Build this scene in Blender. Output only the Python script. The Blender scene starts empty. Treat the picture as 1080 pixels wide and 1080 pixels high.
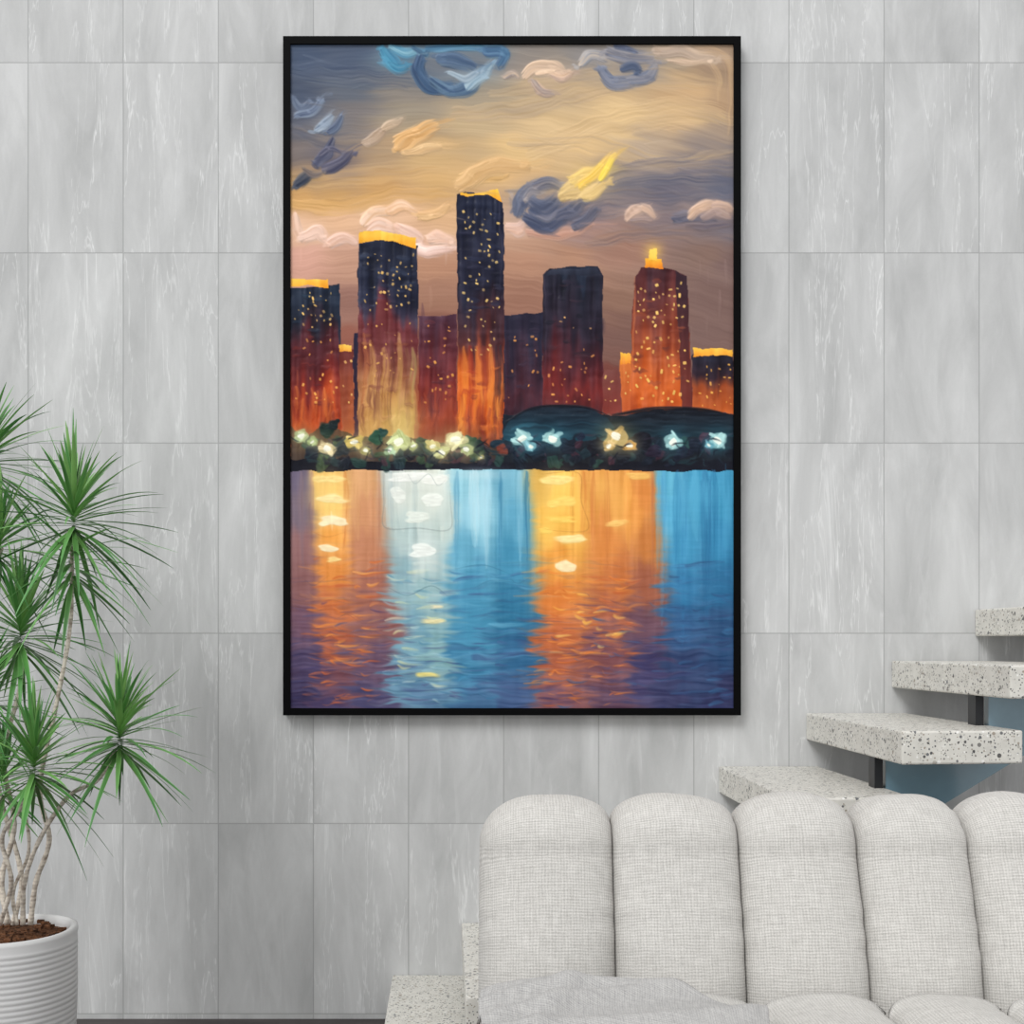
import bpy, math, random
import numpy as np
from mathutils import Vector
random.seed(5)
S=bpy.context.scene
col=S.collection
D0=3.7; F=1237.0; HC=1.18
def W(px,py,y=0.0):
    d=D0+y
    return Vector(((px-540)*d/F, y, HC-(py-680)*d/F))
def lin(c):
    r=[]
    for v in c:
        v=v/255.0
        r.append(v/12.92 if v<=.04045 else ((v+.055)/1.055)**2.4)
    return tuple(r)+(1.0,)

# ---------------------------------------------------------------- helpers
def mesh_obj(name,verts,faces,mat=None,parent=None,smooth=False,uvs=None):
    me=bpy.data.meshes.new(name)
    me.from_pydata([tuple(v) for v in verts],[],faces)
    if uvs is not None:
        l=me.uv_layers.new(name='UVMap')
        idx=np.zeros(len(me.loops),dtype=np.int32); me.loops.foreach_get('vertex_index',idx)
        l.data.foreach_set('uv',np.array(uvs,dtype=np.float32)[idx].ravel())
    if smooth: me.polygons.foreach_set('use_smooth',[True]*len(me.polygons))
    me.update()
    o=bpy.data.objects.new(name,me); col.objects.link(o)
    if mat: me.materials.append(mat)
    if parent:
        o.parent=parent
        o.matrix_parent_inverse=parent.matrix_basis.inverted()
    return o
def thing(name,label,cat,loc):
    o=bpy.data.objects.new(name,None); col.objects.link(o); o.location=loc
    o.empty_display_size=.1
    o['label']=label; o['category']=cat
    return o
class MB:
    def __init__(s): s.v=[]; s.f=[]; s.uv=[]
    def box(s,a,b):
        n=len(s.v); (x0,y0,z0),(x1,y1,z1)=a,b
        s.v+=[(x0,y0,z0),(x1,y0,z0),(x1,y1,z0),(x0,y1,z0),(x0,y0,z1),(x1,y0,z1),(x1,y1,z1),(x0,y1,z1)]
        s.f+=[tuple(n+i for i in q) for q in ((0,3,2,1),(4,5,6,7),(0,1,5,4),(1,2,6,5),(2,3,7,6),(3,0,4,7))]
        s.uv+=[(0,0)]*8
    def grid(s,rows,uvr=None,closed=False):
        n=len(s.v); nr=len(rows); nc=len(rows[0])
        for i,r in enumerate(rows):
            s.v+=list(r)
            s.uv+= list(uvr[i]) if uvr else [(j/(nc-1),i/(nr-1)) for j in range(nc)]
        for i in range(nr-1):
            for j in range(nc-1 if not closed else nc):
                j2=(j+1)%nc
                s.f.append((n+i*nc+j,n+i*nc+j2,n+(i+1)*nc+j2,n+(i+1)*nc+j))
    def tube(s,pts,rad,seg=10):
        pts=[Vector(p) for p in pts]; rows=[]
        for i,p in enumerate(pts):
            t=(pts[min(i+1,len(pts)-1)]-pts[max(i-1,0)]).normalized()
            a=t.cross(Vector((0,1,0.01))).normalized(); b=t.cross(a).normalized()
            r=rad[i] if isinstance(rad,(list,tuple)) else rad
            rows.append([p+a*r*math.cos(2*math.pi*k/seg)+b*r*math.sin(2*math.pi*k/seg) for k in range(seg)])
        n=len(s.v); s.grid(rows,closed=True)
        s.f.append(tuple(n+k for k in range(seg))[::-1]); m=n+(len(rows)-1)*seg
        s.f.append(tuple(m+k for k in range(seg)))
    def lathe(s,prof,c,seg=64):
        rows=[[Vector((c[0]+r*math.cos(2*math.pi*k/seg),c[1]+r*math.sin(2*math.pi*k/seg),c[2]+z)) for k in range(seg)] for r,z in prof]
        s.grid(rows,closed=True)
    def build(s,name,mat,parent=None,smooth=False):
        return mesh_obj(name,s.v,s.f,mat,parent,smooth,s.uv)
def catmull(pts,n=8):
    pts=[Vector(p) for p in pts]; P=[pts[0]*2-pts[1]]+pts+[pts[-1]*2-pts[-2]]; out=[]
    for i in range(1,len(P)-2):
        for k in range(n):
            t=k/n; a,b,c,d=P[i-1],P[i],P[i+1],P[i+2]
            out.append(.5*((2*b)+(c-a)*t+(2*a-5*b+4*c-d)*t*t+(3*b-a-3*c+d)*t**3))
    out.append(pts[-1]); return out
def bevel(o,w,seg=2):
    m=o.modifiers.new('bevel','BEVEL'); m.width=w; m.segments=seg; m.limit_method='ANGLE'

# ---------------------------------------------------------------- materials
class NT:
    def __init__(s,name):
        s.m=bpy.data.materials.new(name); s.m.use_nodes=True
        s.n=s.m.node_tree.nodes; s.l=s.m.node_tree.links
        s.b=s.n['Principled BSDF']
    def put(s,sock,v):
        if hasattr(v,'is_output'): s.l.new(v,sock)
        else: sock.default_value=v
    def math(s,op,a,b=0.0,c=None,clamp=False):
        n=s.n.new('ShaderNodeMath'); n.operation=op; n.use_clamp=clamp
        s.put(n.inputs[0],a); s.put(n.inputs[1],b)
        if c is not None: s.put(n.inputs[2],c)
        return n.outputs[0]
    def comb(s,x,y,z):
        n=s.n.new('ShaderNodeCombineXYZ')
        for i,v in enumerate((x,y,z)): s.put(n.inputs[i],v)
        return n.outputs[0]
    def sep(s,v):
        n=s.n.new('ShaderNodeSeparateXYZ'); s.l.new(v,n.inputs[0]); return n.outputs
    def noise(s,vec,scale=1,detail=2,rough=.5,dist=0):
        n=s.n.new('ShaderNodeTexNoise'); s.l.new(vec,n.inputs['Vector'])
        n.inputs['Scale'].default_value=scale; n.inputs['Detail'].default_value=detail
        n.inputs['Roughness'].default_value=rough; n.inputs['Distortion'].default_value=dist
        return n.outputs['Fac']
    def wn(s,vec):
        n=s.n.new('ShaderNodeTexWhiteNoise'); n.noise_dimensions='3D'; s.l.new(vec,n.inputs['Vector']); return n.outputs['Value']
    def mix(s,f,a,b,mode='MIX'):
        n=s.n.new('ShaderNodeMix'); n.data_type='RGBA'; n.blend_type=mode
        s.put(n.inputs[0],f); s.put(n.inputs[6],a); s.put(n.inputs[7],b); return n.outputs[2]
    def ramp(s,f,stops,interp='LINEAR'):
        n=s.n.new('ShaderNodeValToRGB'); n.color_ramp.interpolation=interp
        e=n.color_ramp.elements
        while len(e)<len(stops): e.new(.5)
        for i,(p,c) in enumerate(stops): e[i].position=p; e[i].color=c
        s.l.new(f,n.inputs[0]); return n.outputs[0]
    def pos(s): return s.n.new('ShaderNodeNewGeometry').outputs['Position']
    def uv(s): return s.n.new('ShaderNodeTexCoord').outputs['UV']
    def bump(s,h,strength=.3,dist=.005):
        n=s.n.new('ShaderNodeBump'); n.inputs['Strength'].default_value=strength; n.inputs['Distance'].default_value=dist
        s.l.new(h,n.inputs['Height']); s.l.new(n.outputs[0],s.b.inputs['Normal'])
    def fin(s,colr,rough=.6,spec=.3):
        s.put(s.b.inputs['Base Color'],colr); s.put(s.b.inputs['Roughness'],rough)
        s.b.inputs['Specular IOR Level'].default_value=spec
        return s.m
def gray(v,k=.6): return lin((v,v+1.8*k,v+2*k))

def mat_wall():
    t=NT('stone_tile'); p=t.sep(t.pos())
    u=t.math('DIVIDE',t.math('ADD',p[0],1.2264),.3); w=t.math('DIVIDE',t.math('SUBTRACT',p[2],.016),.6)
    iu=t.math('FLOOR',u); iw=t.math('FLOOR',w); fu=t.math('FRACT',u); fw=t.math('FRACT',w)
    r1=t.wn(t.comb(iu,iw,1.5)); r2=t.wn(t.comb(iu,iw,7.5))
    du=t.math('MULTIPLY',t.math('MINIMUM',fu,t.math('SUBTRACT',1.0,fu)),.3)
    dw=t.math('MULTIPLY',t.math('MINIMUM',fw,t.math('SUBTRACT',1.0,fw)),.6)
    jd=t.math('MINIMUM',du,dw)
    joint=t.math('LESS_THAN',jd,.0018)
    off=t.math('MULTIPLY',r1,37.0)
    v1=t.comb(t.math('MULTIPLY',p[0],7.5),off,t.math('MULTIPLY',p[2],2.0))
    n1=t.noise(v1,1,6,.62,.5)
    v2=t.comb(t.math('MULTIPLY',p[0],11.0),t.math('ADD',off,9.0),t.math('MULTIPLY',p[2],1.0))
    n2=t.noise(v2,1,5,.64,.45)
    v4=t.comb(t.math('MULTIPLY',p[0],24.0),t.math('ADD',off,5.0),t.math('MULTIPLY',p[2],3.6))
    n4=t.noise(v4,1,5,.62,.7)
    v3=t.comb(t.math('MULTIPLY',p[0],1.0),3.0,t.math('MULTIPLY',p[2],1.0))
    n3=t.noise(v3,1.1,2)
    fine=t.noise(t.pos(),140,2,.6)
    base=t.ramp(n1,[(.28,gray(173)),(.5,gray(189)),(.72,gray(204))])
    tone=t.math('ADD',.958,t.math('MULTIPLY',r2,.07))
    tone=t.math('ADD',tone,t.math('MULTIPLY',t.math('SUBTRACT',n3,.5),.2))
    tone=t.math('ADD',tone,t.math('MULTIPLY',t.math('SUBTRACT',fine,.5),.06))
    base=t.mix(1.0,base,t.comb(tone,tone,tone),'MULTIPLY')
    vein=t.math('SUBTRACT',1.0,t.math('DIVIDE',t.math('ABSOLUTE',t.math('SUBTRACT',n2,.52)),.012),clamp=True)
    worn=t.math('MULTIPLY',t.math('SUBTRACT',n4,.55),4.0,clamp=True)
    on=t.math('GREATER_THAN',r2,.3)
    vn_=t.math('MULTIPLY',t.math('MULTIPLY',vein,on),t.math('MULTIPLY',t.math('SUBTRACT',n4,.28),2.4),clamp=True)
    base=t.mix(t.math('MULTIPLY',worn,.36),base,gray(222))
    base=t.mix(t.math('MULTIPLY',vn_,.68),base,gray(230))
    base=t.mix(t.math('MULTIPLY',joint,.5),base,gray(132))
    t.bump(t.math('MULTIPLY',t.math('GREATER_THAN',jd,.002),1.0),.25,.002)
    return t.fin(base,.42,.25)
def mat_floor():
    t=NT('dark_floor'); p=t.sep(t.pos())
    n=t.noise(t.comb(t.math('MULTIPLY',p[0],1.5),t.math('MULTIPLY',p[1],14.0),0),2,4)
    return t.fin(t.ramp(n,[(.3,lin((48,44,44))),(.7,lin((78,72,70)))]),.45)
def mat_plain(name,c,rough=.5,spec=.4,metal=0,var=.06):
    t=NT(name); n=t.noise(t.pos(),25,3)
    k=t.math('ADD',1-var/2,t.math('MULTIPLY',n,var))
    t.b.inputs['Metallic'].default_value=metal
    return t.fin(t.mix(1.0,lin(c),t.comb(k,k,k),'MULTIPLY'),rough,spec)
def mat_terrazzo():
    t=NT('terrazzo')
    def chips(scale,thr,seed):
        n=t.n.new('ShaderNodeTexVoronoi'); n.inputs['Scale'].default_value=scale
        a=t.n.new('ShaderNodeVectorMath'); a.operation='ADD'; t.l.new(t.pos(),a.inputs[0]); a.inputs[1].default_value=(seed,seed*2,seed*3)
        t.l.new(a.outputs[0],n.inputs['Vector'])
        s=t.sep(n.outputs['Color'])
        d=t.math('LESS_THAN',n.outputs['Distance'],t.math('MULTIPLY',s[1],.48))
        return t.math('MULTIPLY',d,t.math('GREATER_THAN',s[0],thr)),s[2]
    base=t.ramp(t.noise(t.pos(),30,3),[(.3,lin((200,198,191))),(.7,lin((217,215,208)))])
    for sc,th,sd in ((115,.48,1.3),(190,.45,4.1),(78,.72,7.7)):
        m,c=chips(sc,th,sd)
        cc=t.ramp(c,[(0,lin((50,50,52))),(.22,lin((104,102,100))),(.42,lin((150,140,126))),(.6,lin((80,83,88))),(.75,lin((170,166,158))),(.9,lin((232,231,228)))],'CONSTANT')
        base=t.mix(t.math('MULTIPLY',m,.88),base,cc)
    return t.fin(base,.4,.35)
def mat_fabric(name,dark,light,period=.0095,strength=.5,grid=1.0):
    t=NT(name); s=t.sep(t.uv())
    wob=t.noise(t.uv(),24,3)
    wob2=t.noise(t.comb(t.math('MULTIPLY',s[0],190.0),t.math('MULTIPLY',s[1],22.0),0),1,2)
    wob3=t.noise(t.comb(t.math('MULTIPLY',s[0],20.0),t.math('MULTIPLY',s[1],210.0),3),1,2)
    k=2*math.pi/period
    a=t.math('SINE',t.math('ADD',t.math('MULTIPLY',s[0],k),t.math('MULTIPLY',wob,6.0)))
    b=t.math('SINE',t.math('ADD',t.math('MULTIPLY',s[1],k*1.1),t.math('MULTIPLY',wob,6.0)))
    w=t.math('ADD',.5,t.math('ADD',t.math('MULTIPLY',a,.10*grid),t.math('MULTIPLY',b,.13*grid)))
    n=t.noise(t.uv(),330,2)
    w2=t.math('ADD',t.math('ADD',t.math('MULTIPLY',w,.36),t.math('MULTIPLY',n,.28)),t.math('ADD',t.math('MULTIPLY',wob2,.18),t.math('MULTIPLY',wob3,.18)))
    t.bump(w2,strength,.003)
    t.b.inputs['Sheen Weight'].default_value=.08
    return t.fin(t.ramp(w2,[(.38,lin(dark)),(.62,lin(light))]),.95,.08)
def mat_leaf():
    t=NT('leaf'); s=t.sep(t.uv())
    a=t.n.new('ShaderNodeAttribute'); a.attribute_name='tone'
    c=t.ramp(a.outputs['Fac'],[(0,lin((26,76,38))),(.5,lin((66,132,64))),(1,lin((132,180,102)))])
    edge=t.math('GREATER_THAN',t.math('ABSOLUTE',t.math('SUBTRACT',s[0],.5)),.36)
    c=t.mix(t.math('MULTIPLY',edge,.4),c,lin((136,186,120)))
    c=t.mix(t.math('MULTIPLY',t.math('SUBTRACT',1.0,s[1]),.3),c,lin((140,180,100)))
    return t.fin(c,.35,.5)
def mat_bark():
    t=NT('bark'); p=t.sep(t.pos())
    w=t.math('SINE',t.math('MULTIPLY',p[2],650.0)); n=t.noise(t.pos(),60,3)
    f=t.math('ADD',t.math('MULTIPLY',w,.05),n)
    t.bump(f,.4,.003)
    return t.fin(t.ramp(f,[(.3,lin((150,138,126))),(.6,lin((218,209,196)))]),.85,.2)
def mat_soil():
    t=NT('soil'); n=t.noise(t.pos(),90,4)
    t.bump(n,1,.01)
    return t.fin(t.ramp(n,[(.35,lin((50,34,26))),(.65,lin((122,84,60)))]),.95,.1)
def mat_canvas():
    t=NT('oil_paint'); a=t.n.new('ShaderNodeAttribute'); a.attribute_name='paint'
    return t.fin(a.outputs['Color'],.36,.16)

M=dict(wall=mat_wall(),floor=mat_floor(),terr=mat_terrazzo(),leaf=mat_leaf(),bark=mat_bark(),soil=mat_soil(),canvas=mat_canvas(),
  black=mat_plain('black_frame',(5,5,6),.6,.06),steel=mat_plain('black_steel',(22,24,28),.4,.4),
  blue=mat_plain('blue_grey_steel',(118,150,166),.12,.8,0,.2),pot=mat_plain('white_ceramic',(208,208,208),.5,.4,0,.05),
  sofa=mat_fabric('woven_boucle',(166,164,160),(212,210,206),.0066,.6,1.0),
  throw=mat_fabric('grey_knit',(146,145,145),(190,189,187),.0046,.5,.8),
  back=mat_plain('backing',(120,100,80)),wood=mat_plain('dark_wood',(50,38,32)))

# ---------------------------------------------------------------- room
mb=MB(); mb.box((-4.5,0,0),(4.5,.15,3.8)); o=mb.build('wall_back',M['wall']); o['kind']='structure'
mb=MB(); mb.box((-4.5,-5.5,-.1),(4.5,.15,0)); o=mb.build('floor',M['floor']); o['kind']='structure'

# ---------------------------------------------------------------- the painting
SC=1.5
NX=int(468*SC)+1; NY=int(701*SC)+1
gx=306+468*np.arange(NX)/(NX-1); gy=46+701*np.arange(NY)/(NY-1)
GX,GY=np.meshgrid(gx,gy)
rng=np.random.RandomState(11)
TAB=rng.rand(64,256,256).astype(np.float32)
def vn(x,y,seed=0):
    T=TAB[seed%64]; xi=np.floor(x).astype(int); yi=np.floor(y).astype(int)
    fx=x-xi; fy=y-yi; fx=fx*fx*(3-2*fx); fy=fy*fy*(3-2*fy)
    a=T[yi&255,xi&255]; b=T[yi&255,(xi+1)&255]; c=T[(yi+1)&255,xi&255]; d=T[(yi+1)&255,(xi+1)&255]
    return ((a*(1-fx)+b*fx)*(1-fy)+(c*(1-fx)+d*fx)*fy)-.5
def field(pts,x,y,ax=1.0,ay=1.0,p=1.6,eps=60):
    num=np.zeros(x.shape+(3,)); den=np.zeros(x.shape)
    for (px,py,c) in pts:
        w=1.0/((((x-px)*ax)**2+((y-py)*ay)**2+eps)**p)
        den+=w
        for k in range(3): num[...,k]+=w*c[k]
    return num/den[...,None]
IMG=np.zeros((NY,NX,3)); HT=np.zeros((NY,NX))
def smear(y0,y1,dx,dy):
    j0=max(0,int((y0-46)*SC)); j1=min(NY,int((y1-46)*SC)+1)
    jj,ii=np.mgrid[j0:j1,0:NX].astype(float)
    ii=np.clip(ii+dx[j0:j1]*SC,0,NX-1.001); jj=np.clip(jj+dy[j0:j1]*SC,j0,j1-1.001 if j1<NY else NY-1.001)
    a=np.floor(ii).astype(int); b=np.floor(jj).astype(int); fa=(ii-a)[...,None]; fb=(jj-b)[...,None]
    I=IMG; r=(I[b,a]*(1-fa)+I[b,a+1]*fa)*(1-fb)+(I[b+1,a]*(1-fa)+I[b+1,a+1]*fa)*fb
    h=HT[b,a]
    IMG[j0:j1]=r; HT[j0:j1]=h
sky=[(320,55,(66,80,104)),(370,60,(74,86,108)),(430,58,(98,106,120)),(490,62,(114,116,120)),(560,55,(136,128,122)),(620,58,(130,125,122)),(700,60,(156,140,120)),(762,60,(156,132,110)),
(315,95,(70,80,100)),(370,95,(98,104,116)),(430,100,(138,130,122)),(500,100,(162,148,128)),(570,100,(182,160,130)),(650,95,(200,170,130)),(720,95,(198,164,124)),(765,110,(174,144,114)),
(315,130,(88,92,106)),(370,128,(120,114,114)),(430,128,(150,138,120)),(500,130,(190,166,130)),(580,130,(212,182,138)),(650,125,(222,190,140)),(720,130,(202,170,130)),(768,145,(160,140,122)),
(315,165,(118,108,106)),(360,178,(146,126,112)),(400,170,(176,148,116)),(460,170,(202,168,120)),(540,165,(218,184,132)),(610,155,(220,186,136)),(680,160,(178,158,138)),(740,165,(138,126,122)),(768,175,(120,114,118)),
(315,205,(206,160,102)),(350,205,(200,156,100)),(400,200,(200,156,102)),(460,195,(208,168,114)),(550,195,(206,170,126)),(640,200,(126,116,116)),(700,200,(106,102,114)),(765,200,(98,100,116)),
(315,240,(226,184,152)),(360,235,(222,178,142)),(420,230,(226,184,150)),(465,235,(216,174,134)),(550,240,(204,168,144)),(620,235,(152,126,122)),(700,235,(128,112,114)),(765,240,(112,104,112)),
(315,275,(212,162,144)),(368,275,(190,146,124)),(462,280,(180,134,108)),(550,275,(180,136,112)),(610,270,(174,132,108)),(660,262,(158,120,104)),(740,270,(132,106,96)),(768,280,(122,98,94)),
(368,320,(150,110,98)),(462,315,(160,118,98)),(552,315,(154,112,94)),(650,315,(142,108,92)),(745,320,(124,98,92)),
(368,360,(146,92,78)),(462,360,(122,76,66)),(552,360,(112,70,64)),(650,355,(122,90,82)),(750,350,(124,98,92)),
(368,420,(166,90,60)),(462,420,(136,64,48)),(552,420,(88,48,52)),(645,410,(116,64,56)),(768,420,(118,72,64))]
cur=GY+26*np.sin((GX-306)/150.0)-.10*(GX-540)+4*vn(GX/140,GY/90,40)
wx=GX+20*vn(GX/90,cur/7,1)+6*vn(GX/40,cur/3,2); wy=GY+16*vn(GX/110,cur/10,3)+4*vn(GX/60,cur/3,4)
IMG[:]=field(sky,wx,wy,.8,1.25)
st=5*vn(GX/90,cur/1.2,5)+6*vn(GX/60,cur/3,6)+6*vn(GX/140,cur/1.0,7)+9*vn(GX/110,cur/11,41)
IMG+=st[...,None]*np.array([1,.95,.85]); HT+=st/18
HOR=493
water=[(316,505,(110,100,124)),(316,540,(120,104,118)),(316,580,(148,106,106)),(316,620,(142,98,98)),(316,660,(116,84,102)),(316,700,(84,72,104)),(316,740,(68,60,94)),
(340,505,(246,200,116)),(350,535,(255,208,116)),(350,565,(244,166,78)),(350,600,(226,142,68)),(350,640,(198,114,72)),(350,680,(174,98,76)),(350,715,(122,80,90)),(350,740,(78,66,102)),
(385,505,(222,166,116)),(385,540,(212,150,108)),(385,580,(198,134,100)),(392,620,(170,108,90)),(395,660,(144,96,94)),(395,700,(108,84,106)),(390,740,(78,74,110)),
(415,505,(190,200,196)),(430,520,(212,220,210)),(455,520,(222,228,216)),(470,545,(196,212,206)),(430,560,(188,208,206)),(447,585,(202,216,212)),(425,610,(146,180,188)),(450,630,(150,184,188)),(440,665,(120,164,182)),(455,690,(134,174,180)),(430,720,(104,144,170)),(450,740,(94,130,162)),
(490,510,(150,206,222)),(500,540,(164,216,232)),(490,580,(106,174,202)),(495,620,(76,148,182)),(500,660,(70,142,176)),(495,700,(68,130,166)),(500,740,(72,110,148)),
(535,510,(116,178,202)),(545,545,(102,172,202)),(540,590,(76,150,184)),(540,640,(52,120,156)),(545,690,(56,108,148)),(545,740,(68,92,134)),
(575,505,(222,176,90)),(590,520,(255,204,96)),(580,550,(250,194,90)),(600,550,(250,190,88)),(590,590,(240,162,72)),(590,630,(220,128,60)),(590,670,(194,108,66)),(590,705,(174,98,72)),(590,740,(122,80,90)),
(630,505,(226,154,76)),(650,530,(234,164,84)),(640,570,(222,140,72)),(670,540,(230,152,74)),(650,610,(200,118,66)),(645,650,(172,100,74)),(640,690,(130,82,86)),(640,740,(98,72,92)),(680,520,(224,142,72)),(682,570,(206,130,70)),(680,620,(164,98,74)),(680,660,(110,78,92)),(680,700,(70,66,104)),
(705,505,(90,170,200)),(710,540,(86,168,204)),(740,520,(78,162,200)),(765,520,(64,146,184)),(720,580,(70,150,190)),(760,570,(56,134,176)),(720,620,(56,122,166)),(760,620,(46,108,150)),(720,660,(54,94,138)),(760,665,(46,80,120)),(720,700,(56,72,110)),(760,740,(48,52,88)),(710,740,(62,64,100))]
dep=np.clip((GY-565)/120,0,1)
rip=GY+5*vn(GX/20,GY/10,8)+4*vn(GX/50,GY/22,42)
wx=GX+(3+dep*26)*vn(GX/30,rip/3.6,9)+(1+dep*12)*vn(GX/10,rip/2.2,10)+dep*12*vn(GX/40,rip/14,43)
wy=GY+10*vn(GX/4.5,GY/60,11)*(1-dep)+dep*12*vn(GX/16,rip/4,12)
Wt=field(water,wx,wy,1.7,.8,2.2,20)
st=(1-dep)*(14*vn(GX/2.4,GY/50,13)+12*vn(GX/6,GY/36,14)+5*vn(GX/26,GY/1.6,44)+18*vn(GX/11,GY/80,46))+dep*(14*vn(GX/20,rip/2.8,15)+12*vn(GX/46,rip/1.6,16)+8*vn(GX/5,GY/24,45)+16*vn(GX/60,rip/9,47))
Wt+=st[...,None]
tr=np.clip((vn(GX/24,rip/2.4,17)-.22)*5,0,1)*dep
Wt=Wt*(1-.38*tr[...,None])+np.array([62,66,112])*.38*tr[...,None]
isw=GY>HOR
IMG[isw]=Wt[isw]; HT[isw]=(st/11)[isw]
def blend(mask,c,sl=None):
    c=np.asarray(c,dtype=float)
    a=mask[...,None]
    if sl is None: IMG[:]=IMG*(1-a)+c*a
    else: IMG[sl]=IMG[sl]*(1-a)+c*a
def win(x0,y0,x1,y1):
    i0=max(0,int((x0-306)*SC)); i1=min(NX,int((x1-306)*SC)+2); j0=max(0,int((y0-46)*SC)); j1=min(NY,int((y1-46)*SC)+2)
    return (slice(j0,max(j0,j1)),slice(i0,max(i0,i1)))
SEED=[20]
def stroke(pts,w,c,c2=None,a=.95,dry=.35,flat=.55):
    SEED[0]+=1; sd=SEED[0]
    P=np.array([tuple(p)[:2] for p in catmull([(x,y,0) for x,y in pts],10)])
    sl=win(P[:,0].min()-w-3,P[:,1].min()-w-3,P[:,0].max()+w+3,P[:,1].max()+w+3)
    X=GX[sl];Y=GY[sl]
    if X.size==0: return
    L=np.hypot(*(P[1:]-P[:-1]).T).sum()
    d2=np.full(X.shape,1e9); T=np.zeros(X.shape); SD=np.zeros(X.shape)
    n=len(P)
    for k in range(n):
        t=P[min(k+1,n-1)]-P[max(k-1,0)]; t=t/(np.hypot(*t)+1e-6)
        dx=X-P[k,0]; dy=Y-P[k,1]; d=dx*dx+dy*dy
        m=d<d2; d2[m]=d[m]; T[m]=k/(n-1); SD[m]=(dx*-t[1]+dy*t[0])[m]
        T[m]+=((dx*t[0]+dy*t[1])/(L+1e-3))[m]
    d=np.where((T>0)&(T<1),np.abs(SD),np.sqrt(d2)); d=np.maximum(d,np.sqrt(d2)-4)
    wl=w*(np.clip(np.sin(np.pi*np.clip(T*.86+.10,0,1)),0,1)**flat)
    br=vn(SD*.9+50,T*L/26+9,sd); br2=vn(SD*.45+20,T*L/44,sd+7)
    m=np.clip((wl-d+br*w*.5)/1.5,0,1)*np.clip(1-dry*np.clip(br*3+T*1.6-.7,0,1),0,1)*a
    c=np.array(c,float); c2=np.array(c2 if c2 is not None else c,float)
    f=np.clip(.5+br2*1.9+.3*SD/w,0,1)[...,None]
    cc=c*(1-f)+c2*f+(br*26)[...,None]
    blend(m,cc,sl); HT[sl]=HT[sl]*(1-m)+m*(br*2.2+1.1-d/w*.7)
def blob(cx,cy,rx,ry,c,a=1.0,rough=.45,ang=0,gr=26):
    SEED[0]+=1; sd=SEED[0]; R=max(rx,ry)*1.5
    sl=win(cx-R,cy-R,cx+R,cy+R); X=GX[sl]-cx; Y=GY[sl]-cy
    if X.size==0: return
    ca,sa=math.cos(ang),math.sin(ang); U=(X*ca+Y*sa)/rx; V=(-X*sa+Y*ca)/ry
    r=(np.abs(U)**3+np.abs(V)**3)**(1/3)+rough*vn(X/(rx*.7)+40,Y/(ry*.7)+40,sd)*2
    m=np.clip((1-r)*min(rx,ry)/1.3,0,1)*a
    blend(m,np.array(c,float)+ (vn(U*rx/5+9,V*ry/1.5+9,sd+3)*gr)[...,None],sl); HT[sl]+=m*.8
def glow(cx,cy,rx,ry,c,a):
    sl=win(cx-rx*2.5,cy-ry*2.5,cx+rx*2.5,cy+ry*2.5)
    if GX[sl].size==0: return
    m=a*np.exp(-(((GX[sl]-cx)/rx)**2+((GY[sl]-cy)/ry)**2)); blend(m,c,sl)
def poly(pts,stops,a=1.0,sx=14,wob=2.2,fade=None):
    SEED[0]+=1; sd=SEED[0]
    xs=[p[0] for p in pts]; ys=[p[1] for p in pts]
    sl=win(min(xs)-3,min(ys)-3,max(xs)+3,max(ys)+3)
    X=GX[sl]+wob*vn(GX[sl]/9,GY[sl]/26,sd)+wob*.35*vn(GX[sl]/3,GY[sl]/7,sd+12); Y=GY[sl]+wob*vn(GX[sl]/12,GY[sl]/6,sd+1)
    ins=np.zeros(X.shape,bool); n=len(pts)
    for i in range(n):
        (x1,y1),(x2,y2)=pts[i],pts[(i+1)%n]
        if y1==y2: continue
        c=((y1>Y)!=(y2>Y))&(X<(x2-x1)*(Y-y1)/(y2-y1)+x1); ins^=c
    H=max(ys)-min(ys); wv=32 if H>80 else 6
    yy=GY[sl]+wv*vn(GX[sl]/5,GY[sl]/60,sd+2)+wv*1.1*vn(GX[sl]/15,GY[sl]/40,sd+8)
    py=[s[0] for s in stops]; C=np.stack([np.interp(yy,py,[s[1][k] for s in stops]) for k in range(3)],-1)
    s_=sx*.7*vn(GX[sl]/2.6,GY[sl]/44,sd+3)+sx*.9*vn(GX[sl]/8,GY[sl]/20,sd+4)+sx*.6*vn(GX[sl]/16,GY[sl]/5,sd+5)
    C=C+s_[...,None]
    m=ins.astype(float)*a
    if fade: m=m*np.clip((fade[1]-GY[sl]+20*vn(GX[sl]/4,GY[sl]/40,sd+6))/(fade[1]-fade[0]),0,1)
    blend(m,C,sl); HT[sl]=HT[sl]*(1-m)+m*s_/10

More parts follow.
